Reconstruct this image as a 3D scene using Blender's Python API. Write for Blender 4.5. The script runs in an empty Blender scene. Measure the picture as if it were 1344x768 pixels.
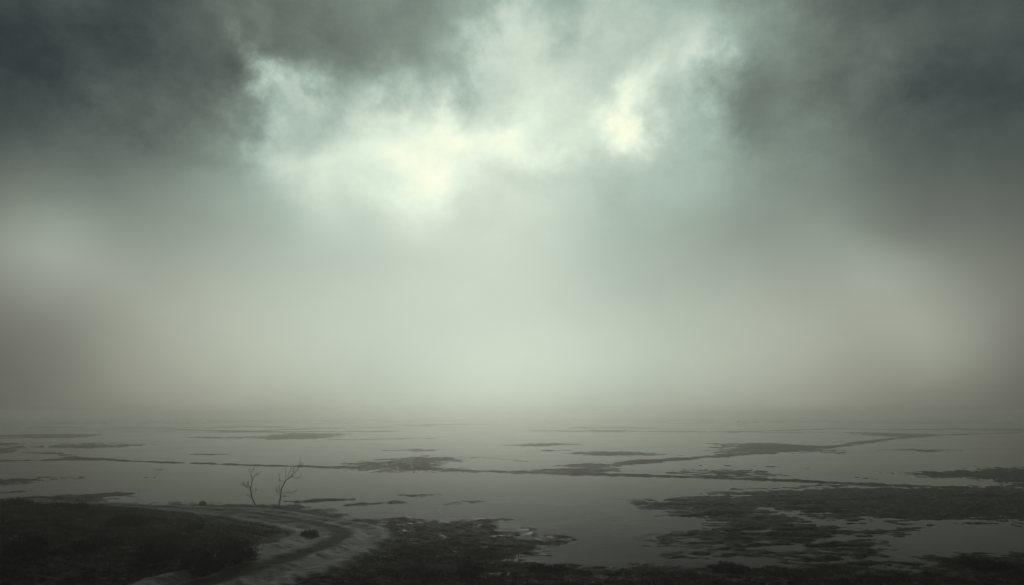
import bpy, math, random
import numpy as np
from mathutils import Vector

scene = bpy.context.scene
col = scene.collection
R = math.radians
rng = np.random.default_rng(7)
random.seed(7)

# ------------------------------------------------------------------ camera
H = 7.0                       # eye height over the water, metres
F = 760.0                     # focal length for a 1344 px wide frame
PITCH = math.atan((541.0 - 384.0) / F)
cp, sp = math.cos(PITCH), math.sin(PITCH)

cam_d = bpy.data.cameras.new("camera")
cam = bpy.data.objects.new("camera", cam_d)
col.objects.link(cam)
cam_d.sensor_width = 36.0
cam_d.lens = 36.0 * F / 1344.0
cam_d.clip_start = 0.1
cam_d.clip_end = 9000.0
cam.location = (0, 0, H)
cam.rotation_euler = (math.pi / 2 + PITCH, 0, 0)
scene.camera = cam


def ray(px, py):
    dx, dy = (px - 672.0) / F, -(py - 384.0) / F
    return Vector((dx, cp - dy * sp, sp + dy * cp))


def gnd(px, py, z=0.0):
    """Where a sight line meets the level z: used once, to survey the place."""
    d = ray(px, py)
    t = (z - H) / d.z
    return (d.x * t, d.y * t)


# ------------------------------------------------------------------ helpers
def tag(o, label=None, cat=None, group=None, kind=None):
    if label: o["label"] = label
    if cat: o["category"] = cat
    if group: o["group"] = group
    if kind: o["kind"] = kind
    return o


def mesh_obj(name, verts, faces=None, mat=None, parent=None, smooth=False, quads=None, tris=None):
    me = bpy.data.meshes.new(name)
    v = np.asarray(verts, np.float32).reshape(-1, 3)
    if faces is not None:
        me.from_pydata(v.tolist(), [], faces)
    else:
        idx = quads if quads is not None else tris
        k = 4 if quads is not None else 3
        idx = np.asarray(idx, np.int32).reshape(-1, k)
        me.vertices.add(len(v)); me.vertices.foreach_set("co", v.ravel())
        me.loops.add(idx.size); me.loops.foreach_set("vertex_index", idx.ravel())
        me.polygons.add(len(idx))
        me.polygons.foreach_set("loop_start", np.arange(0, idx.size, k, dtype=np.int32))
        me.update(calc_edges=True)
    if smooth:
        me.polygons.foreach_set("use_smooth", np.ones(len(me.polygons), bool))
    if mat: me.materials.append(mat)
    o = bpy.data.objects.new(name, me)
    col.objects.link(o)
    if parent: o.parent = parent
    return o


def empty(name, loc):
    o = bpy.data.objects.new(name, None)
    o.empty_display_size = 0.3
    o.location = loc
    col.objects.link(o)
    return o


# gradient noise ---------------------------------------------------------
_perm = np.random.default_rng(11).permutation(4096).astype(np.int64)
_ang = np.random.default_rng(12).uniform(0, 2 * np.pi, 4096)
_gx, _gy = np.cos(_ang), np.sin(_ang)


def perlin(x, y):
    xi, yi = np.floor(x).astype(np.int64), np.floor(y).astype(np.int64)
    xf, yf = x - xi, y - yi
    u = xf * xf * xf * (xf * (xf * 6 - 15) + 10)
    v = yf * yf * yf * (yf * (yf * 6 - 15) + 10)

    def g(ix, iy, dx, dy):
        h = _perm[(_perm[ix & 4095] + iy) & 4095]
        return _gx[h] * dx + _gy[h] * dy
    a = g(xi, yi, xf, yf); b = g(xi + 1, yi, xf - 1, yf)
    c = g(xi, yi + 1, xf, yf - 1); d = g(xi + 1, yi + 1, xf - 1, yf - 1)
    return ((a + u * (b - a)) + v * ((c + u * (d - c)) - (a + u * (b - a)))) * 1.4


def sst(a, b, x):
    t = np.clip((x - a) / (b - a), 0, 1)
    return t * t * (3 - 2 * t)


# ------------------------------------------------------------------ ground survey (shapes of the mud flats, metres)
def poly(px, z=0.0):
    return np.array([gnd(x, y, z) for x, y in px])


BANK = np.vstack([poly([(-420, 664), (-200, 658), (0, 655), (60, 651.5), (113, 648.5), (160, 646), (146, 651.5),
    (118, 658.5), (170, 660.5), (220, 662.5), (280, 663.5), (360, 662.5), (400, 662), (425, 667), (455, 676),
    (482, 683), (526, 677), (572, 669), (545, 686), (600, 683), (642, 680), (684, 680), (660, 685), (668, 697),
    (698, 706), (741, 710), (719, 724), (690, 731), (713, 742), (766, 745), (808, 745), (867, 742), (915, 742),
    (980, 739), (1083, 739), (1130, 742), (1172, 740), (1231, 733), (1267, 730), (1344, 727), (1600, 722), (2000, 716)]),
    np.array([(260, -10), (200, -120), (-200, -120), (-260, 10)])])

ISLES = [  # outline in survey sights, edge softness factor
    [(832, 659), (861, 656), (915, 650), (964, 650), (985, 643), (1030, 645), (1112, 640), (1201, 639), (1261, 639),
     (1344, 643), (1500, 646), (1500, 690), (1344, 686), (1300, 686), (1261, 685), (1230, 684), (1160, 678),
     (1110, 681), (1053, 675), (1003, 668), (1040, 678), (1060, 684), (1090, 689), (1135, 697), (1155, 706),
     (1140, 717), (1090, 722), (1053, 720), (985, 722), (920, 718), (880, 712), (935, 697), (927, 688),
     (941, 683), (885, 681), (891, 677), (867, 671), (843, 668)],
    [(1181, 620), (1250, 618), (1290, 614), (1344, 614), (1500, 615), (1500, 642), (1344, 640), (1320, 635), (1275, 629), (1216, 625)],
    [(440, 613), (500, 603), (560, 598), (612, 600), (596, 606), (580, 612), (640, 619), (560, 620), (500, 619)],
    [(665, 585), (692, 581), (737, 581), (760, 583), (719, 586), (690, 587)],
    [(752, 595), (790, 593), (830, 593), (850, 595), (890, 598), (810, 599), (766, 597)],
    [(672, 619), (725, 613), (766, 609), (830, 607), (812, 616), (790, 622), (730, 621)],
    [(930, 582), (1003, 582), (1053, 584), (1083, 586), (1104, 595), (1053, 593), (964, 597)],
    [(895, 622), (915, 616), (980, 617), (1000, 619), (1020, 623), (970, 627), (920, 625)],
    [(1106, 567), (1172, 568), (1260, 571), (1200, 574), (1130, 571)],
    [(1170, 590), (1222, 590), (1272, 592), (1225, 593)],
    [(-80, 624), (0, 626), (53, 626), (89, 628), (45, 633), (0, 638), (-80, 640)],
    [(30, 587), (120, 581), (200, 584), (120, 588)],
    [(-90, 578), (25, 582), (28, 590), (0, 596), (-90, 598)],
    [(255, 574), (330, 573), (380, 568), (440, 568), (452, 573), (400, 577), (345, 577)],
    [(0, 571), (70, 569.5), (140, 571), (90, 575), (0, 576)],
    [(515, 591), (545, 589), (575, 590), (545, 593)],
]
LINES = [  # low causeways: sights, half width in metres
    ([(-60, 606), (0, 605), (110, 603), (220, 607), (340, 611), (389, 612), (450, 614)], 0.9),
    ([(560, 617), (640, 619), (700, 621), (790, 623), (900, 626), (964, 628), (1080, 633), (1170, 637), (1270, 641)], 0.95),
    ([(0, 594), (75, 595), (100, 601), (160, 604)], 1.2),
    ([(820, 608), (900, 602), (980, 596), (1035, 592), (1106, 585), (1166, 576), (1260, 570), (1400, 566)], 1.9),
    ([(526, 650), (548, 651), (575, 649)], 0.22),
    ([(575, 664), (600, 661), (625, 659)], 0.30),
    ([(205, 617), (216, 617)], 0.25), ([(188, 627), (202, 626.5)], 0.22),
    ([(252, 597), (297, 596)], 0.8), ([(440, 577), (500, 576.5), (565, 575.5)], 1.6),
    ([(690, 592), (745, 591)], 0.8), ([(600, 600), (650, 602), (690, 606)], 0.5),
    ([(390, 659), (430, 656), (465, 655)], 0.22), ([(430, 665), (480, 662), (530, 659)], 0.25),
    ([(1110, 625), (1150, 629), (1190, 630)], 0.25), ([(0, 647), (30, 645)], 0.25),
    ([(920, 611), (1000, 612), (1060, 615)], 0.16),
    ([(60, 565), (200, 563), (330, 566), (420, 562), (560, 560)], 4.0),
    ([(780, 565), (900, 567), (1000, 566), (1110, 562)], 3.5),
]


def seg_dist(x, y, pts, closed):
    n = len(pts)
    best = np.full(x.shape, 1e18)
    for i in range(n if closed else n - 1):
        ax, ay = pts[i]; bx, by = pts[(i + 1) % n]
        dx, dy = bx - ax, by - ay
        t = np.clip(((x - ax) * dx + (y - ay) * dy) / (dx * dx + dy * dy + 1e-9), 0, 1)
        best = np.minimum(best, (x - ax - t * dx) ** 2 + (y - ay - t * dy) ** 2)
    return np.sqrt(best)


def sdf(x, y, pts, margin=60.0):
    """Signed distance, positive inside."""
    out = np.full(x.shape, -margin)
    m = (x > pts[:, 0].min() - margin) & (x < pts[:, 0].max() + margin) & (y > pts[:, 1].min() - margin) & (y < pts[:, 1].max() + margin)
    if not m.any(): return out
    xs, ys = x[m], y[m]
    d = seg_dist(xs, ys, pts, True)
    ins = np.zeros(xs.shape, bool)
    n = len(pts)
    for i in range(n):
        ax, ay = pts[i]; bx, by = pts[(i + 1) % n]
        c = (ay > ys) != (by > ys)
        xc = (bx - ax) * (ys - ay) / (by - ay + 1e-12) + ax
        ins ^= c & (xs < xc)
    out[m] = np.where(ins, d, -d)
    return out


FRINGE = [  # barely awash mud, broken into flecks by its own roughness
    [(855, 724), (930, 714), (1050, 718), (1120, 716), (1165, 722), (1200, 733), (1130, 741), (985, 740), (870, 741)],
    [(1095, 688), (1160, 680), (1240, 686), (1215, 698), (1165, 712), (1130, 700)],
    [(880, 652), (960, 641), (1100, 634), (1344, 638), (1344, 646), (1100, 646), (980, 652)],
    [(640, 686), (700, 692), (760, 708), (735, 722), (700, 735), (690, 720), (700, 706), (660, 698)],
]
FRINGE_G = [poly(p) for p in FRINGE]
ISLE_G = [poly(p) for p in ISLES]
LINE_G = [(poly(p), w) for p, w in LINES]

# cart track centre line, smoothed
TR_PX = [(-200, 662), (-60, 661), (60, 662), (150, 665), (230, 670), (310, 676), (380, 683), (428, 692), (448, 703), (440, 717), (408, 733), (358, 750), (290, 772), (190, 806), (40, 870)]
_tp = np.array([gnd(x, y, 0.25) for x, y in TR_PX])


def catmull(P, k=14):
    out = []
    for i in range(len(P) - 1):
        p0, p1, p2, p3 = P[max(i - 1, 0)], P[i], P[i + 1], P[min(i + 2, len(P) - 1)]
        for t in np.linspace(0, 1, k, endpoint=False):
            out.append(0.5 * (2 * p1 + (p2 - p0) * t + (2 * p0 - 5 * p1 + 4 * p2 - p3) * t * t + (3 * p1 - p0 - 3 * p2 + p3) * t ** 3))
    out.append(P[-1])
    return np.array(out)


TRACK = catmull(_tp)
TRACK_HW = 3.1

MOUNDS = [(*gnd(60, 702, .5), 6.5, 0.55), (*gnd(250, 728, .5), 3.6, 0.40), (*gnd(-80, 700, .5), 8.0, 0.7)]


def base_height(x, y):
    """Ground level without the fine roughness, and the bank's inland distance."""
    D = np.hypot(x, y)
    w = np.clip(0.060 * D, 0.8, 10.0)
    sb = sdf(x, y, BANK)
    s = sb / (np.clip(0.05 * D, 1.2, 9) + 2.4 * sst(3.5, 8, x) * (1 - sst(28, 32, y)))
    for p in ISLE_G:
        s = np.maximum(s, sdf(x, y, p, 40.0) / (w * (1 + 0.9 * (1 - sst(32, 40, y)))))
    for p in FRINGE_G:
        s = np.maximum(s, np.minimum(sdf(x, y, p, 40.0) / 1.2, 0.35) - 0.38)
    for p, hw in LINE_G:
        m = (x > p[:, 0].min() - 30) & (x < p[:, 0].max() + 30) & (y > p[:, 1].min() - 30) & (y < p[:, 1].max() + 30)
        if m.any():
            xx, yy = x[m], y[m]
            wob = hw * (1 + 0.7 * perlin(xx * 0.35 / max(hw, .3), yy * 0.35 / max(hw, .3)))
            s[m] = np.maximum(s[m], (wob - seg_dist(xx, yy, p, False)) / (0.75 * hw + 0.1) * (1.0 if hw > .6 else 0.45))
    # banks of mud everywhere else on the flat, far out and to the sides
    far = np.maximum(sst(150, 230, D), sst(1.05, 1.3, np.abs(x) / np.maximum(y, 1)) * sst(30, 60, D))
    farw = 1 - sst(330, 460, D)
    farn = perlin(x / 85 + 9.1, y / 30 + 3.3) + 0.55 * perlin(x / 34, y / 13 + 7.7) + 0.3 * perlin(x / 13, y / 7)
    s = np.maximum(s, (farn - 0.42) * 5.0 * far * farw - 6 * (1 - far))
    h = np.where(s < 0, 0.24 * np.tanh(s * 0.6), 0.105 * np.tanh(s))
    h += 0.36 * sst(0.8, 10, sb) + 0.06 * sst(0, 2.5, sb) * (1 - sst(3.5, 8, x))
    for mx, my, mr, mh in MOUNDS:
        h += mh * np.exp(-((x - mx) ** 2 + (y - my) ** 2) / (mr * mr)) * sst(0, 3, sb)
    return h, sb


def rough(x, y, D):
    n = 0
    for lam, a in ((9.0, .04), (4.2, .05), (2.0, .055), (0.95, .082), (0.45, .078), (0.22, .046)):
        if lam < 1: g = 1 - sst(40 * lam / .45, 160 * lam / .45, D)
        else: g = 1.0
        n = n + a * g * perlin(x / (lam * 1.9) + lam * 7.3, y / (lam * .75) - lam * 3.1)
    n = n + 0.05 * sst(60, 150, D) * perlin(x / 22 + 4.4, y / 14)
    return n


def track_mask(x, y):
    m = (np.abs(x) < 80) & (y > -5) & (y < 60)
    d = np.full(x.shape, 99.0)
    if m.any(): d[m] = seg_dist(x[m], y[m], TRACK, False)
    return d


def terrain(x, y):
    x = np.asarray(x, float); y = np.asarray(y, float)
    h, sb = base_height(x, y)
    D = np.hypot(x, y)
    td = track_mask(x, y)
    k = sst(TRACK_HW - 0.6, TRACK_HW + 0.3, td)
    n = rough(x, y, D)
    # hummocks of drying mud, and thin ebb channels across the right hand flats
    near = 1 - sst(70, 130, D)
    up = sst(0.0, 0.09, h) * near * k
    hum = (1 - np.abs(perlin(x / 1.3 + 31, y / .62 + 17))) ** 4 * 0.055 + (1 - np.abs(perlin(x / .55 + 3, y / .30 + 11))) ** 4 * 0.035 - 0.022
    ch = sst(0.24, 0.5, perlin(x / 7.0 + 2.3, y / 1.15 + 5.1) + 0.25 * perlin(x / 1.4, y / .5)) * sst(9, 13, x) * (1 - sst(49, 54, y)) * near * (1 - sst(0, 2, sb))
    return h + n * (0.25 + 0.75 * k) - 0.10 * (1 - k) + hum * up - 0.27 * ch


# ------------------------------------------------------------------ materials
def srgb(c):
    c = c / 255.0
    return c / 12.92 if c <= 0.04045 else ((c + 0.055) / 1.055) ** 2.4


def new_mat(name):
    m = bpy.data.materials.new(name); m.use_nodes = True
    nt = m.node_tree
    return m, nt, nt.nodes["Principled BSDF"]


class NB:
    """Small node builder."""
    def __init__(s, nt): s.nt = nt

    def node(s, t, **kw):
        n = s.nt.nodes.new(t)
        for k, v in kw.items(): setattr(n, k, v)
        return n

    def put(s, sock, v):
        if isinstance(v, bpy.types.NodeSocket): s.nt.links.new(v, sock)
        elif v is not None: sock.default_value = v

    def math(s, op, a, b=None, c=None, clamp=False):
        n = s.node("ShaderNodeMath", operation=op, use_clamp=clamp)
        for i, v in enumerate((a, b, c)): s.put(n.inputs[i], v)
        return n.outputs[0]

    def vmath(s, op, a, b=None, c=None):
        n = s.node("ShaderNodeVectorMath", operation=op)
        s.put(n.inputs[0], a)
        if b is not None: s.put(n.inputs[1], b)
        if c is not None: s.put(n.inputs[2], c)
        return n.outputs[1] if op in ("DOT_PRODUCT", "LENGTH") else n.outputs[0]

    def step(s, v, a, b, lo=0.0, hi=1.0):
        n = s.node("ShaderNodeMapRange", interpolation_type="SMOOTHSTEP")
        for i, q in enumerate((v, a, b, lo, hi)): s.put(n.inputs[i], q)
        return n.outputs[0]

    def noise(s, vec, scale, detail=4, rough=0.55, out=0, distort=0.0):
        n = s.node("ShaderNodeTexNoise")
        s.put(n.inputs["Vector"], vec)
        n.inputs["Scale"].default_value = scale; n.inputs["Detail"].default_value = detail
        n.inputs["Roughness"].default_value = rough; n.inputs["Distortion"].default_value = distort
        return n.outputs[out]

    def mix(s, f, a, b):
        n = s.node("ShaderNodeMix", data_type="RGBA")
        s.put(n.inputs[0], f); s.put(n.inputs[6], a); s.put(n.inputs[7], b)
        return n.outputs[2]

    def ramp(s, f, stops):
        n = s.node("ShaderNodeValToRGB")
        cr = n.color_ramp
        while len(cr.elements) < len(stops): cr.elements.new(0.5)
        for e, (p, c) in zip(cr.elements, stops):
            e.position = p; e.color = (*c, 1)
        s.put(n.inputs[0], f)
        return n.outputs[0]

    def bump(s, h, strength, dist):
        n = s.node("ShaderNodeBump")
        n.inputs["Strength"].default_value = strength; n.inputs["Distance"].default_value = dist
        s.put(n.inputs["Height"], h)
        return n.outputs[0]


def mud_material():
    m, nt, b = new_mat("wet_dark_mud"); q = NB(nt)
    pos = q.node("ShaderNodeNewGeometry").outputs["Position"]
    st = q.vmath("MULTIPLY", pos, (0.55, 1.0, 1.0))      # wind and ebb draw the mud out sideways
    n1 = q.noise(pos, 0.35, 5, 0.6); n2 = q.noise(st, 1.2, 7, 0.70); n3 = q.noise(st, 2.9, 6, 0.68)
    c = q.mix(q.step(n1, 0.35, 0.68), (0.026, 0.026, 0.020, 1), (0.044, 0.042, 0.034, 1))
    c = q.mix(q.step(n2, 0.42, 0.60), c, (0.008, 0.009, 0.007, 1))
    wet = q.step(n2, 0.57, 0.66)
    c = q.mix(q.math("MULTIPLY", q.step(n3, 0.53, 0.66), 0.85), c, (0.17, 0.165, 0.15, 1))
    sz = q.node("ShaderNodeSeparateXYZ"); nt.links.new(pos, sz.inputs[0])
    dry = q.step(q.math("ADD", sz.outputs[2], q.math("MULTIPLY", q.math("SUBTRACT", n3, 0.5), 0.10)), 0.0, 0.075)   # saturated mud along the waterline
    c = q.mix(dry, (0.036, 0.034, 0.029, 1), c)
    q.put(b.inputs["Base Color"], c)
    q.put(b.inputs["Roughness"], q.math("MULTIPLY_ADD", q.math("SUBTRACT", 0.85, q.math("MULTIPLY", wet, 0.45)), q.math("MULTIPLY_ADD", dry, 0.60, 0.40), 0.0))
    q.put(b.inputs["Specular IOR Level"], q.math("MULTIPLY_ADD", dry, 0.055, 0.006))
    hgt = q.math("ADD", q.math("MULTIPLY", n2, 0.7), q.math("MULTIPLY", n3, 0.35))
    q.put(b.inputs["Normal"], q.bump(hgt, 0.7, 0.12))
    return m


def track_material():
    m, nt, b = new_mat("rutted_track_mud"); q = NB(nt)
    uv = q.node("ShaderNodeUVMap").outputs[0]
    sep = q.node("ShaderNodeSeparateXYZ"); nt.links.new(uv, sep.inputs[0])
    pos = q.node("ShaderNodeNewGeometry").outputs["Position"]
    st = q.vmath("MULTIPLY", pos, (0.42, 1.0, 1.0))
    n1 = q.noise(pos, 0.55, 5, 0.6); n2 = q.noise(st, 2.6, 7, 0.72); n3 = q.noise(st, 3.6, 6, 0.7)
    u = q.math("ADD", sep.outputs[0], q.math("MULTIPLY", q.math("SUBTRACT", n1, 0.5), 0.22))
    a = q.math("ABSOLUTE", q.math("SUBTRACT", u, 0.5))          # 0 at the crown, .5 at the verge
    lane = q.math("MULTIPLY", q.step(a, 0.05, 0.15), q.math("SUBTRACT", 1.0, q.step(a, 0.36, 0.47)))
    patch = q.step(n2, 0.36, 0.66)
    f = q.math("MULTIPLY", lane, q.math("ADD", 0.40, q.math("MULTIPLY", patch, 0.60)))
    c = q.mix(f, (0.026, 0.026, 0.020, 1), (0.33, 0.32, 0.30, 1))
    c = q.mix(q.math("MULTIPLY", q.step(n3, 0.52, 0.66), 0.75), c, (0.03, 0.029, 0.024, 1))
    q.put(b.inputs["Base Color"], c)
    q.put(b.inputs["Roughness"], q.math("SUBTRACT", 0.92, q.math("MULTIPLY", f, 0.22)))
    b.inputs["Specular IOR Level"].default_value = 0.09
    q.put(b.inputs["Normal"], q.bump(q.math("ADD", n2, q.math("MULTIPLY", n3, 0.5)), 0.5, 0.06))
    return m


def water_material():
    m, nt, b = new_mat("silty_still_water"); q = NB(nt)
    pos = q.node("ShaderNodeNewGeometry").outputs["Position"]
    n = q.noise(q.vmath("MULTIPLY", pos, (0.35, 1.0, 1.0)), 0.16, 6, 0.62)     # drifts of silt under a shallow flood
    f = q.step(n, 0.38, 0.66)
    q.put(b.inputs["Base Color"], q.mix(f, (0.016, 0.0155, 0.013, 1), (0.075, 0.071, 0.060, 1)))
    q.put(b.inputs["Roughness"], q.math("MULTIPLY_ADD", f, 0.08, 0.05))
    b.inputs["IOR"].default_value = 1.33
    b.inputs["Specular IOR Level"].default_value = 0.014
    q.put(b.inputs["Normal"], q.bump(q.noise(pos, 1.7, 3, 0.5), 0.06, 0.03))
    return m


def plant_material(name, c0, c1, scale):
    m, nt, b = new_mat(name); q = NB(nt)
    pos = q.node("ShaderNodeNewGeometry").outputs["Position"]
    q.put(b.inputs["Base Color"], q.mix(q.step(q.noise(pos, scale, 4, 0.6), 0.35, 0.65), (*c0, 1), (*c1, 1)))
    b.inputs["Roughness"].default_value = 0.9
    b.inputs["Specular IOR Level"].default_value = 0.08
    return m


M_MUD, M_TRACK, M_WATER = mud_material(), track_material(), water_material()
M_GRASS = plant_material("dark_marsh_grass", (0.030, 0.029, 0.016), (0.12, 0.104, 0.058), 0.9)
M_HEATH = plant_material("dark_shrub_leaf", (0.014, 0.016, 0.009), (0.034, 0.036, 0.020), 3.0)
M_STEM = plant_material("shrub_stem_bark", (0.020, 0.018, 0.014), (0.035, 0.031, 0.025), 6.0)
M_BARK = plant_material("weathered_bark", (0.030, 0.028, 0.024), (0.060, 0.056, 0.048), 9.0)

# ------------------------------------------------------------------ ground sheet
ys = np.concatenate([np.linspace(900, 770, 60), np.arange(769, 553, -0.55), np.linspace(552.6, 544.5, 24)])
rad = H / np.tan(np.arctan((ys - 541.0) / F))
rad = np.concatenate([[0.4, 1.5, 3, 5, 8, 11], rad[rad > 12.5], [1800, 2200]])
az = np.concatenate([np.linspace(-180, -56, 80, endpoint=False), np.linspace(-56, 56, 1700), np.linspace(56, 180, 80)[1:]])
az = R(1) * az
A, RR = np.meshgrid(az, rad)
X, Y = RR * np.sin(A), RR * np.cos(A)
Z = terrain(X.ravel(), Y.ravel())
nr, nc = A.shape
i = np.arange(nr - 1)[:, None] * nc + np.arange(nc - 1)[None, :]
quads = np.stack([i, i + 1, i + nc + 1, i + nc], -1).reshape(-1, 4)[:, ::-1]
ground = mesh_obj("ground", np.stack([X.ravel(), Y.ravel(), Z], -1), mat=M_MUD, quads=quads, smooth=True)
tag(ground, "dark wet mud flats with ragged low banks between sheets of water", "ground", kind="structure")

# water sheet
k = 96
wv = [(0, 0, 0)] + [(2200 * math.cos(2 * math.pi * j / k), 2200 * math.sin(2 * math.pi * j / k), 0) for j in range(k)]
water = mesh_obj("water", wv, [(0, 1 + j, 1 + (j + 1) % k) for j in range(k)], M_WATER)
tag(water, "still grey flood water spread across the mud flats", "water", kind="structure")

# ------------------------------------------------------------------ cart track (draped on the bank)
tan = np.gradient(TRACK, axis=0); tan /= np.linalg.norm(tan, axis=1)[:, None]
nrm = np.stack([-tan[:, 1], tan[:, 0]], -1)
# resample finely along the length
seglen = np.concatenate([[0], np.cumsum(np.linalg.norm(np.diff(TRACK, axis=0), axis=1))])
S = np.arange(0, seglen[-1], 0.12)
cx, cy = np.interp(S, seglen, TRACK[:, 0]), np.interp(S, seglen, TRACK[:, 1])
nx, ny = np.interp(S, seglen, nrm[:, 0]), np.interp(S, seglen, nrm[:, 1])
nu = 56
U = np.linspace(0, 1, nu)
edgeL = 1 + 0.14 * perlin(S / 1.7, S * 0 + 2.2) + 0.08 * perlin(S / .5, S * 0 + 8.2)
edgeR = 1 + 0.14 * perlin(S / 1.9, S * 0 + 5.2) + 0.08 * perlin(S / .5, S * 0 + 1.2)
off = (U[None, :] * 2 - 1) * TRACK_HW
off = np.where(off < 0, off * edgeL[:, None], off * edgeR[:, None])
tx, ty = cx[:, None] + nx[:, None] * off, cy[:, None] + ny[:, None] * off
tb, tsb = base_height(tx.ravel(), ty.ravel())
tD = np.hypot(tx, ty).ravel()
prof = np.zeros_like(U)
for c0 in (0.27, 0.73):
    prof -= 0.11 * np.exp(-((U - c0) / 0.075) ** 2)
    prof += 0.05 * np.exp(-((U - c0 + 0.12) / 0.05) ** 2) + 0.05 * np.exp(-((U - c0 - 0.12) / 0.05) ** 2)
prof -= 0.16 * (sst(0.90, 1.0, U) + sst(0.10, 0.0, U))
tn = 0.35 * rough(tx.ravel(), ty.ravel(), tD) + 0.012 * perlin(tx.ravel() / .9, ty.ravel() / .5) + 0.014 * perlin(tx.ravel() / .25, ty.ravel() / .25)
tz = tb + 0.02 + np.tile(prof, len(S)) + tn
j = np.arange(len(S) - 1)[:, None] * nu + np.arange(nu - 1)[None, :]
tq = np.stack([j, j + 1, j + nu + 1, j + nu], -1).reshape(-1, 4)
track = mesh_obj("path", np.stack([tx.ravel(), ty.ravel(), tz], -1), mat=M_TRACK, quads=tq, smooth=True)
uvl = track.data.uv_layers.new(name="UVMap")
uv = np.stack([np.tile(U, len(S)), np.repeat(S / (2 * TRACK_HW), nu)], -1)
uvl.data.foreach_set("uv", uv[tq.ravel()].astype(np.float32).ravel())
tag(track, "rutted pale mud cart track bending across the dark bank", "track", kind="structure")


# ------------------------------------------------------------------ grass (uncountable ground cover)
def blades(x, y, z, h, wid, lean, seed):
    r = np.random.default_rng(seed)
    n = len(x)
    a = r.uniform(0, 2 * np.pi, n); la = r.uniform(0, 2 * np.pi, n)
    ll = lean * r.uniform(0.2, 1.0, n) * h
    bx, by = np.cos(a) * wid / 2, np.sin(a) * wid / 2
    mx, my = x + np.cos(la) * ll * .35, y + np.sin(la) * ll * .35
    V = np.empty((n, 5, 3))
    V[:, 0] = np.stack([x - bx, y - by, z - .03], -1); V[:, 1] = np.stack([x + bx, y + by, z - .03], -1)
    V[:, 2] = np.stack([mx - bx * .7, my - by * .7, z + h * .6], -1); V[:, 3] = np.stack([mx + bx * .7, my + by * .7, z + h * .6], -1)
    V[:, 4] = np.stack([x + np.cos(la) * ll, y + np.sin(la) * ll, z + h], -1)
    o = np.arange(n)[:, None] * 5
    T = np.concatenate([o + [0, 1, 3], o + [0, 3, 2], o + [2, 3, 4]], 1).reshape(-1, 3)
    return V.reshape(-1, 3), T


def scatter(pts, n, seed):
    r = np.random.default_rng(seed)
    lo, hi = pts.min(0), pts.max(0)
    x, y = r.uniform(lo[0], hi[0], n * 2), r.uniform(lo[1], hi[1], n * 2)
    s = sdf(x, y, pts, 20)
    return x, y, s


GA = poly([(-150, 664), (0, 667), (70, 668), (130, 674), (190, 685), (245, 690), (310, 700), (328, 716), (312, 734), (262, 750), (190, 772), (60, 830), (-300, 830)], .4)
GB = poly([(470, 770), (475, 738), (520, 722), (600, 718), (690, 738), (713, 753), (867, 753), (985, 750), (1083, 750), (1172, 751), (1231, 745), (1344, 740), (1500, 738), (1560, 830), (380, 850)], .3)
BARE = poly([(-20, 775), (60, 753), (125, 739), (190, 735), (175, 749), (95, 772), (60, 800)], .6)   # pale streaks of open mud
Vs, Ts, base = [], [], 0
for pts, n, seed, hh in ((GA, 120000, 3, .17), (GB, 150000, 4, .075)):
    x, y, s = scatter(pts, n, seed)
    dens = perlin(x / 2.6, y / 1.9) + 0.6 * perlin(x / .9, y / .7)
    keep = (dens + np.clip(s, -2, 1.0) * 0.5 > np.random.default_rng(seed + 50).uniform(-0.7, 0.9, len(x))) & (track_mask(x, y) > TRACK_HW - .5) & (s > -1.2)
    x, y, dens = x[keep], y[keep], dens[keep]
    bare = sdf(x, y, BARE, 10) + 0.9 * perlin(x / 1.2, y / .5)
    thin = bare < np.random.default_rng(seed + 70).uniform(-.5, .5, len(x))
    x, y, dens = x[thin], y[thin], dens[thin]
    z = terrain(x, y)
    ok = z > -0.01
    x, y, z, dens = x[ok], y[ok], z[ok], dens[ok]
    h = hh * np.random.default_rng(seed + 9).uniform(.4, 1.2, len(x)) * np.clip(.75 + .6 * dens, .35, 1.5)
    V, T = blades(x, y, z, h, 0.022, 0.9, seed + 20)
    Vs.append(V); Ts.append(T + base); base += len(V)
grass = mesh_obj("grass", np.concatenate(Vs), mat=M_GRASS, tris=np.concatenate(Ts))
tag(grass, "short dark marsh grass covering the near bank", "grass", kind="stuff")


# ------------------------------------------------------------------ tubes for stems and trees
def tube(pts, radii, sides=6):
    P = np.asarray(pts, float); n = len(P)
    t = np.gradient(P, axis=0); t /= np.linalg.norm(t, axis=1)[:, None] + 1e-9
    up = np.array([0.3, 0.9, 0.1])
    a = np.cross(t, up); a /= np.linalg.norm(a, axis=1)[:, None] + 1e-9
    b = np.cross(t, a)
    th = np.linspace(0, 2 * np.pi, sides, endpoint=False)
    V = P[:, None] + np.asarray(radii)[:, None, None] * (np.cos(th)[None, :, None] * a[:, None] + np.sin(th)[None, :, None] * b[:, None])
    V = V.reshape(-1, 3)
    Fs = []
    for i_ in range(n - 1):
        for k_ in range(sides):
            k2 = (k_ + 1) % sides
            Fs.append((i_ * sides + k_, i_ * sides + k2, (i_ + 1) * sides + k2, (i_ + 1) * sides + k_))
    Fs.append(tuple(range(sides))[::-1]); Fs.append(tuple((n - 1) * sides + k_ for k_ in range(sides)))
    return V, Fs


class Tubes:
    def __init__(s): s.V, s.F, s.n = [], [], 0

    def add(s, pts, radii, sides=5):
        V, Fs = tube(pts, radii, sides)
        s.V.append(V); s.F += [tuple(q + s.n for q in f) for f in Fs]; s.n += len(V)

    def build(s, name, mat, parent):
        return mesh_obj(name, np.concatenate(s.V), s.F, mat, parent, smooth=True)


def smooth_line(P, sub=5):
    return catmull(np.asarray(P, float), sub)


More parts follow.
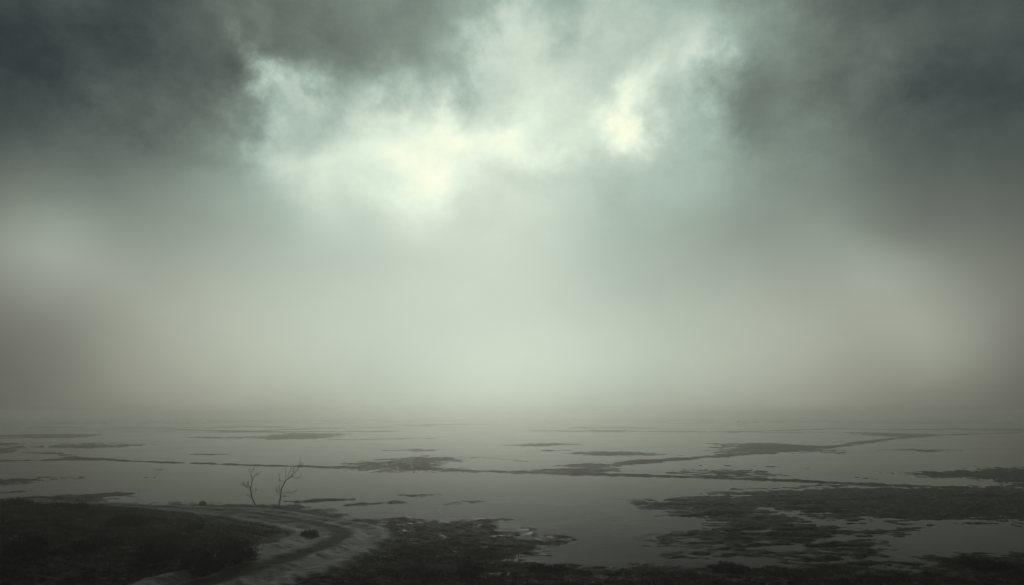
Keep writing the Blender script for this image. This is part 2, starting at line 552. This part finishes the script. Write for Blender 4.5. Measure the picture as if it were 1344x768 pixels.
def make_shrub(name, px, py, wid, hgt, label, cat, group, seed, dense=1.0, stiff=0.6):
    r = np.random.default_rng(seed)
    x, y = gnd(px, py, 0.35)
    z = float(terrain([x], [y])[0])
    x, y = gnd(px, py, z)
    z = float(terrain([x], [y])[0])
    root = empty(name, (x, y, z - 0.03))
    tag(root, label, cat, group)
    st = Tubes()
    V, T, nb = [], [], 0
    # a few lobes make the outline uneven
    lobes = [(r.uniform(-.32, .32) * wid, r.uniform(-.25, .25) * wid, r.uniform(.55, 1.0) * hgt, r.uniform(.22, .36) * wid) for _ in range(6)]
    for lx, ly, lh, lr in lobes:
        for _ in range(3):
            a = r.uniform(0, 6.28); tip = np.array([lx + math.cos(a) * lr * .7, ly + math.sin(a) * lr * .7, lh * r.uniform(.6, .95)])
            b0 = np.array([lx * .3, ly * .3, 0]) + r.normal(0, .04, 3) * [1, 1, 0]
            mid = (b0 + tip) / 2 + r.normal(0, .06, 3) * wid
            mid[2] = abs(mid[2])
            L = smooth_line([b0, mid, tip], 4)
            st.add(L, np.linspace(.014, .004, len(L)), 4)
        nleaf = int(800 * dense)
        # twig tips spread through the lobe, denser near its skin
        d = r.normal(0, 1, (nleaf, 3)); d /= np.linalg.norm(d, axis=1)[:, None]; d[:, 2] = np.abs(d[:, 2])
        q = r.uniform(.25, 1, nleaf) ** .6 * (1 + .22 * r.normal(0, 1, nleaf))
        c = np.stack([lx + d[:, 0] * lr * q, ly + d[:, 1] * lr * q, np.maximum(d[:, 2] * lh * q, 0.0)], -1)
        dirv = d * .7 + np.array([0, 0, stiff]) + r.normal(0, .35, (nleaf, 3))
        dirv /= np.linalg.norm(dirv, axis=1)[:, None]
        ln = r.uniform(.07, .20, nleaf) * (0.6 + 0.4 * hgt)
        side = np.cross(dirv, r.normal(0, 1, (nleaf, 3))); side /= np.linalg.norm(side, axis=1)[:, None] + 1e-9
        wv_ = r.uniform(.010, .022, nleaf)
        B = np.empty((nleaf, 3, 3))
        B[:, 0] = c - side * wv_[:, None]; B[:, 1] = c + side * wv_[:, None]; B[:, 2] = c + dirv * ln[:, None]
        V.append(B.reshape(-1, 3)); T.append(np.arange(nleaf * 3).reshape(-1, 3) + nb); nb += nleaf * 3
    st.build("stems", M_STEM, root)
    mesh_obj("foliage", np.concatenate(V), mat=M_HEATH, tris=np.concatenate(T), parent=root)
    return root


G1 = "dark shrubs on the left bank"
G2 = "low dark clumps along the near shore"
SHRUBS = [
    ("shrub", 306, 728, 1.9, .95, "rounded dark shrub beside the bend of the cart track, rightmost on the left bank", "shrub", G1, 101),
    ("shrub", 262, 741, 1.8, .75, "wide dark shrub just below and left of the rounded shrub by the track bend", "shrub", G1, 102),
    ("shrub", 213, 727, 1.7, .70, "dark spreading shrub in the middle of the left bank beside the wide shrub", "shrub", G1, 103),
    ("shrub", 254, 698, 0.9, .35, "small low shrub alone on pale mud near the inner rut of the track", "shrub", G1, 104),
    ("shrub", 166, 686, 2.2, .60, "broad dark shrub on the crest of the left bank below the water's edge", "shrub", G1, 105),
    ("shrub", 92, 677, 2.4, .55, "feathery dark shrub on the crest of the left bank, left of the broad one", "shrub", G1, 106),
    ("shrub", 18, 673, 3.0, .6, "large dark shrub on the bank at the far left edge", "shrub", G1, 107),
    ("shrub", 131, 714, 1.8, .55, "low dark shrub in the hollow of the left bank above pale streaks of mud", "shrub", G1, 108),
    ("shrub", 34, 706, 2.0, .60, "low blackish shrub near the lower left edge of the bank", "shrub", G1, 109),
    ("grass_tussock", 405, 706, 0.85, .40, "small dome shaped dark tussock standing in the middle of the track bend", "tussock", None, 110),
    ("shrub", 618, 752, 1.1, .40, "spiky dark clump at the bottom shore below the open water tip", "shrub", G2, 111),
    ("shrub", 719, 749, 1.6, .26, "low dark hummock of growth where the bottom shore meets the water inlet", "shrub", G2, 112),
    ("shrub", 959, 746, 1.7, .24, "flat dark clump on the bottom shore under the large mud island", "shrub", G2, 113),
    ("shrub", 1285, 743, 2.6, .38, "bushy dark clump on the bottom shore at the far right", "shrub", G2, 114),
    ("water_weed", 266, 663, 0.45, .30, "tiny sprig of weed on the shoreline left of the bare saplings", "weed", None, 115),
]
for a_ in SHRUBS:
    make_shrub(*a_, dense=.25 if a_[0] == "water_weed" else (.6 if a_[3] < 1.3 else 1.0), stiff=1.2 if a_[8] in (111, 115) else .6)

# ------------------------------------------------------------------ bare saplings
UNIT = 44.0 / 760 * 0.1042


def make_tree(px, py, base, trunk, limbs, r0, label, seed):
    r = np.random.default_rng(seed)
    x, y = gnd(px, py, 0.05)
    z = float(terrain([x], [y])[0])
    root = empty("bare_tree", (x, y, z))
    tag(root, label, "tree", "bare saplings on the shore")

    def local(P, depth):
        out = []
        d = 0.0
        for k_, (ux, uy) in enumerate(P):
            out.append(((ux - base[0]) * UNIT, d, (base[1] - uy) * UNIT))
            d += depth * r.uniform(.5, 1.2)
        return out
    T3 = local(trunk, 0.012)
    T3[0] = (T3[0][0], T3[0][1], -0.12)
    L = smooth_line(T3, 5)
    L[1:-1] += r.normal(0, .008, (len(L) - 2, 3))
    tb_ = Tubes(); tb_.add(L, r0 * np.linspace(1, .12, len(L)) ** 0.8, 7)

    def twigs(tt, line, n, ln, rad_):
        for _ in range(n):
            k_ = r.integers(max(1, len(line) // 4), len(line))
            p = np.array(line[k_]); t = np.array(line[k_]) - np.array(line[k_ - 1]); t /= np.linalg.norm(t) + 1e-9
            d = t * .8 + r.normal(0, .55, 3) + np.array([0, 0, .35]); d /= np.linalg.norm(d)
            l_ = ln * r.uniform(.5, 1.2)
            p1 = p + d * l_ * .5 + r.normal(0, .02, 3); d2 = d + r.normal(0, .3, 3) + np.array([0, 0, .2])
            p2 = p1 + d2 / np.linalg.norm(d2) * l_ * .5
            tt.add([p, p1, p2], [rad_, rad_ * .75, rad_ * .4], 4)
            for _q in range(2):
                s0 = p + (p1 - p) * r.uniform(.4, 1); e = d + r.normal(0, .6, 3); e /= np.linalg.norm(e)
                tt.add([s0, s0 + e * l_ * .25, s0 + e * l_ * .4 + np.array([0, 0, .03])], [rad_ * .6, rad_ * .5, rad_ * .3], 3)
    twigs(tb_, L[int(len(L) * .55):], 16, .28, .005)
    tb_.build("trunk", M_BARK, root)
    for P in limbs:
        dep = r.choice([-1, 1]) * r.uniform(.03, .12)
        # start the limb on the trunk's own axis
        q = np.array([(P[0][0] - base[0]) * UNIT, (base[1] - P[0][1]) * UNIT])
        k_ = np.argmin(np.hypot(L[:, 0] - q[0], L[:, 2] - q[1]))
        B = [tuple(L[k_])]
        d = L[k_][1]
        for ux, uy in P[1:]:
            d += dep
            B.append(((ux - base[0]) * UNIT, d, (base[1] - uy) * UNIT))
        BL = smooth_line(B, 4)
        BL[1:-1] += r.normal(0, .008, (len(BL) - 2, 3))
        bt = Tubes(); bt.add(BL, np.linspace(.020, .006, len(BL)), 5)
        twigs(bt, BL, 8 + 3 * len(P), .25, .0046)
        bt.build("branch", M_BARK, root)
    return root


make_tree(335.5, 662, (350, 645),
    [(350, 645), (320, 600), (295, 560), (275, 490), (268, 440), (272, 380), (272, 320), (235, 250), (215, 195)],
    [[(262, 470), (200, 430), (150, 415), (110, 425)], [(230, 440), (195, 400), (180, 370)], [(268, 440), (240, 400), (235, 350)],
     [(272, 330), (300, 290), (325, 272)], [(245, 265), (270, 220), (292, 180)], [(290, 525), (320, 490), (348, 462)],
     [(297, 570), (262, 550), (230, 530)]],
    .055, "shorter leafless sapling leaning left on the shore, nearer the shrubs", 21)
make_tree(365.5, 661.5, (633, 640),
    [(633, 640), (650, 575), (648, 510), (655, 450), (680, 390), (705, 345), (745, 320), (790, 275), (830, 225), (858, 160), (872, 70)],
    [[(648, 505), (635, 460), (638, 415)], [(652, 495), (720, 497), (790, 495), (850, 480), (862, 440)],
     [(695, 360), (640, 355), (620, 330), (618, 280)], [(705, 345), (700, 280), (690, 215)], [(738, 322), (735, 250), (748, 195)],
     [(768, 300), (780, 250), (787, 205)], [(770, 310), (830, 318), (880, 310), (905, 268)], [(845, 195), (880, 165), (895, 140)],
     [(646, 520), (604, 480), (596, 445)], [(650, 545), (690, 540), (715, 548)]],
    .055, "taller leafless sapling leaning right on the shore with a long low branch", 22)

# ------------------------------------------------------------------ sky: overcast cloud deck by direction
w = bpy.data.worlds.new("World"); scene.world = w; w.use_nodes = True
nt = w.node_tree; nt.nodes.clear(); q = NB(nt)


def azel(px, py):
    d = ray(px, py).normalized()
    return math.atan2(d.x, d.y), math.asin(d.z)


BASE = 0.22
GX = [0, 224, 448, 672, 896, 1120, 1344]
GY = [0, 90, 180, 270, 360, 450, 540]
GV = [[62, 92, 122, 172, 186, 92, 78],
      [58, 82, 150, 205, 190, 96, 76],
      [82, 112, 196, 222, 182, 108, 80],
      [118, 140, 196, 214, 168, 122, 100],
      [128, 168, 198, 208, 172, 156, 112],
      [110, 175, 197, 213, 188, 164, 110],
      [92, 140, 170, 192, 162, 136, 92]]
ctr, val = [], []
GXN = 672 + F * np.tan(np.linspace(math.atan(-672 / F), math.atan(672 / F), 11))
for gy, row in zip(GY, GV):
    for gx in GXN:
        v = np.mean(np.interp(gx + np.array([-60, -30, 0, 30, 60]), GX, row))
        ctr.append(azel(gx, gy)); val.append(v / 255 - BASE)
ctr, val = np.array(ctr), np.array(val)
SA, SE = R(10.5), R(7.2)
K = np.exp(-(((ctr[:, None, 0] - ctr[None, :, 0]) / SA) ** 2 + ((ctr[:, None, 1] - ctr[None, :, 1]) / SE) ** 2))
amp = np.linalg.solve(K.T @ K + 0.02 * np.eye(len(val)), K.T @ val)


def coarse(a, e):
    return BASE + float(np.sum(amp * np.exp(-(((a - ctr[:, 0]) / SA) ** 2 + ((e - ctr[:, 1]) / SE) ** 2))))


FINE = [(338, 105, 204, 2.4, 2.0), (352, 190, 208, 2.4, 2.8), (470, 55, 130, 5.0, 3.6), (560, 40, 136, 3.6, 2.6), (715, 235, 200, 5.0, 1.8), (556, 255, 254, 3.6, 2.8), (580, 180, 243, 4.4, 3.4),
        (812, 155, 255, 2.6, 2.2), (842, 105, 224, 2.2, 2.8), (690, 190, 240, 3.4, 2.0), (655, 45, 208, 2.8, 2.8), (912, 95, 212, 2.4, 2.4),
        (975, 135, 130, 3.2, 4.4), (880, 160, 184, 2.0, 2.4), (670, 232, 208, 4.0, 1.9), (60, 320, 162, 4.0, 3.6), (75, 450, 124, 4.5, 4.0),
        (1235, 440, 160, 4.0, 4.0), (1190, 310, 126, 3.6, 3.0), (1165, 85, 108, 2.4, 3.0), (605, 85, 160, 2.8, 2.8), (740, 145, 222, 3.4, 3.0),
        (380, 30, 112, 2.6, 2.0), (1020, 220, 136, 3.0, 2.4), (480, 235, 232, 3.6, 2.8), (500, 165, 222, 3.6, 2.6), (512, 215, 240, 4.0, 3.0), (530, 292, 226, 3.4, 2.4), (690, 105, 213, 3.2, 2.4), (600, 292, 214, 4.0, 2.4), (412, 212, 226, 3.2, 3.2), (425, 275, 210, 4.0, 3.0), (225, 200, 130, 4.5, 3.6), (300, 250, 158, 4.0, 3.0), (720, 40, 178, 2.6, 2.0), (930, 260, 168, 3.5, 3.0), (1085, 295, 146, 4.0, 3.4), (1165, 345, 156, 4.0, 3.4), (630, 150, 220, 3.0, 2.4), (500, 95, 158, 3.0, 2.0),
        (770, 80, 208, 3.0, 3.0), (860, 40, 190, 3.0, 3.0), (270, 150, 124, 3.0, 3.0), (392, 128, 200, 2.6, 2.2)]

geo = q.node("ShaderNodeTexCoord").outputs["Generated"]
dirn = q.vmath("NORMALIZE", geo)
sx = q.node("ShaderNodeSeparateXYZ"); q.put(sx.inputs[0], dirn)
el = q.math("ARCSINE", sx.outputs[2])
azn = q.math("ARCTAN2", sx.outputs[0], sx.outputs[1])
gate = q.step(el, R(15), R(27))
low = q.math("SUBTRACT", 1.0, q.step(el, R(5), R(25)))
# ragged cloud edges: the field is looked up along turbulent air
nz = q.noise(dirn, 3.6, 9, 0.62, out=1)
nz2 = q.noise(dirn, 10.0, 7, 0.62, out=1)
wv3 = q.vmath("ADD", q.vmath("SUBTRACT", nz, (.5, .5, .5)), q.vmath("MULTIPLY", q.vmath("SUBTRACT", nz2, (.5, .5, .5)), (.6, .6, .6)))
amt = q.math("MULTIPLY_ADD", gate, 0.20, 0.035)
sc = q.node("ShaderNodeVectorMath", operation="SCALE"); q.put(sc.inputs[0], wv3); q.put(sc.inputs[3], amt)
ae = q.node("ShaderNodeCombineXYZ"); q.put(ae.inputs[0], azn); q.put(ae.inputs[1], q.math("MAXIMUM", el, R(-1)))
P = q.vmath("ADD", ae.outputs[0], sc.outputs[0])
P = q.vmath("MULTIPLY", P, (1, 1, 0))
acc = BASE


def blob(acc, a, e, sa, se, A_):
    m = q.vmath("MULTIPLY_ADD", P, (1 / sa, 1 / se, 0), (-a / sa, -e / se, 0))
    d2 = q.vmath("DOT_PRODUCT", m, m)
    return q.math("MULTIPLY_ADD", q.math("POWER", math.exp(-1), d2), float(A_), acc)


for (a, e), A_ in zip(ctr, amp): acc = blob(acc, a, e, SA, SE, A_)
cur = list(FINE)
# amplitudes of the small features so that each reaches its value on top of the broad deck
fc = np.array([azel(x, y) for x, y, *_ in FINE]); fs = np.array([(R(a), R(b)) for *_, a, b in FINE])
KF = np.exp(-(((fc[:, None, 0] - fc[None, :, 0]) / fs[None, :, 0]) ** 2 + ((fc[:, None, 1] - fc[None, :, 1]) / fs[None, :, 1]) ** 2))
fv = np.array([f[2] / 255 - coarse(*azel(f[0], f[1])) for f in FINE])
fa = np.linalg.solve(KF.T @ KF + 0.03 * np.eye(len(fv)), KF.T @ fv)
for (a, e), (sa, se), A_ in zip(fc, fs, fa): acc = blob(acc, a, e, sa, se, A_)
# billows
bl = q.noise(q.vmath("MULTIPLY", dirn, (1, 1, 1.5)), 5.0, 8, 0.58)
acc = q.math("ADD", acc, q.math("MULTIPLY", q.math("SUBTRACT", bl, 0.5), q.math("MULTIPLY_ADD", gate, 0.26, 0.05)))
bl2 = q.noise(dirn, 15.0, 7, 0.6)
acc = q.math("ADD", acc, q.math("MULTIPLY", q.math("SUBTRACT", bl2, 0.5), q.math("MULTIPLY", gate, 0.085)))
acc = q.math("MINIMUM", q.math("MAXIMUM", acc, 0.2), 1.0)


def S3(r, g, b): return (srgb(r), srgb(g), srgb(b))


cool = q.ramp(acc, [(.20, S3(42, 50, 54)), (.25, S3(55, 62, 63)), (.34, S3(78, 88, 84)), (.42, S3(98, 108, 101)), (.51, S3(117, 130, 120)), (.62, S3(143, 159, 148)),
                    (.72, S3(166, 186, 173)), (.82, S3(197, 212, 197)), (.92, S3(225, 239, 220)), (1.0, S3(250, 254, 226))])
warm = q.ramp(acc, [(.20, S3(50, 50, 45)), (.34, S3(88, 88, 79)), (.42, S3(106, 107, 98)), (.51, S3(129, 130, 119)), (.62, S3(155, 158, 145)),
                    (.72, S3(180, 186, 170)), (.82, S3(202, 211, 195)), (.92, S3(226, 237, 219)), (1.0, S3(250, 253, 232))])
side = q.step(q.math("ABSOLUTE", azn), R(6), R(30))
wf = q.math("MULTIPLY", low, q.math("MULTIPLY_ADD", side, 0.4, 0.55))
cloud_c = q.mix(wf, cool, warm)
bgc = q.node("ShaderNodeBackground"); q.put(bgc.inputs[0], cloud_c); bgc.inputs[1].default_value = 1.0

SUN_AZ, SUN_EL = R(-2.4), R(22)
sky = q.node("ShaderNodeTexSky", sky_type="NISHITA", sun_disc=False)
sky.sun_elevation = SUN_EL; sky.sun_rotation = SUN_AZ
bgs = q.node("ShaderNodeBackground"); q.put(bgs.inputs[0], sky.outputs[0]); bgs.inputs[1].default_value = 0.06
mx = q.node("ShaderNodeMixShader"); mx.inputs[0].default_value = 0.985     # nearly closed cloud cover
q.put(mx.inputs[1], bgs.outputs[0]); q.put(mx.inputs[2], bgc.outputs[0])
out = q.node("ShaderNodeOutputWorld"); q.put(out.inputs[0], mx.outputs[0])
w.cycles.sampling_method = "MANUAL"; w.cycles.sample_map_resolution = 512

sd = bpy.data.lights.new("sun", "SUN"); sd.energy = 0.50; sd.angle = R(12); sd.color = (1.0, 0.97, 0.88)
sun = bpy.data.objects.new("sun", sd); col.objects.link(sun)
sdir = Vector((math.sin(SUN_AZ) * math.cos(SUN_EL), math.cos(SUN_AZ) * math.cos(SUN_EL), math.sin(SUN_EL)))
sun.rotation_euler = (-sdir).to_track_quat("-Z", "Y").to_euler()
sun.location = (0, 0, 60)

# ------------------------------------------------------------------ haze lying on the flats
hz = 2500.0
z0, z1 = -1.6, 8.2
hv = [(x, y, z) for z in (z0, z1) for x, y in ((-hz, -hz), (hz, -hz), (hz, hz), (-hz, hz))]
hm = bpy.data.materials.new("ground_haze"); hm.use_nodes = True
hn = hm.node_tree; hn.nodes.clear()
pv = hn.nodes.new("ShaderNodeVolumePrincipled"); ho = hn.nodes.new("ShaderNodeOutputMaterial")
hn.links.new(pv.outputs[0], ho.inputs["Volume"])
pv.inputs["Color"].default_value = (0.985, 0.978, 0.94, 1)
pv.inputs["Density"].default_value = 0.0042
pv.inputs["Anisotropy"].default_value = 0.895
haze = mesh_obj("haze", hv, [(3, 2, 1, 0), (4, 5, 6, 7), (0, 1, 5, 4), (1, 2, 6, 5), (2, 3, 7, 6), (3, 0, 4, 7)], hm)
tag(haze, "pale mist lying low over the flooded flats", "haze", kind="stuff")

# ------------------------------------------------------------------ render settings
scene.render.engine = "CYCLES"
cy = scene.cycles
cy.use_denoising = True; cy.use_adaptive_sampling = False
cy.max_bounces = 8; cy.volume_bounces = 2; cy.diffuse_bounces = 2; cy.glossy_bounces = 3
cy.transparent_max_bounces = 4
vs = scene.view_settings
vs.view_transform = "Standard"; vs.look = "None"; vs.exposure = 0.0; vs.gamma = 1.0; vs.use_curve_mapping = False
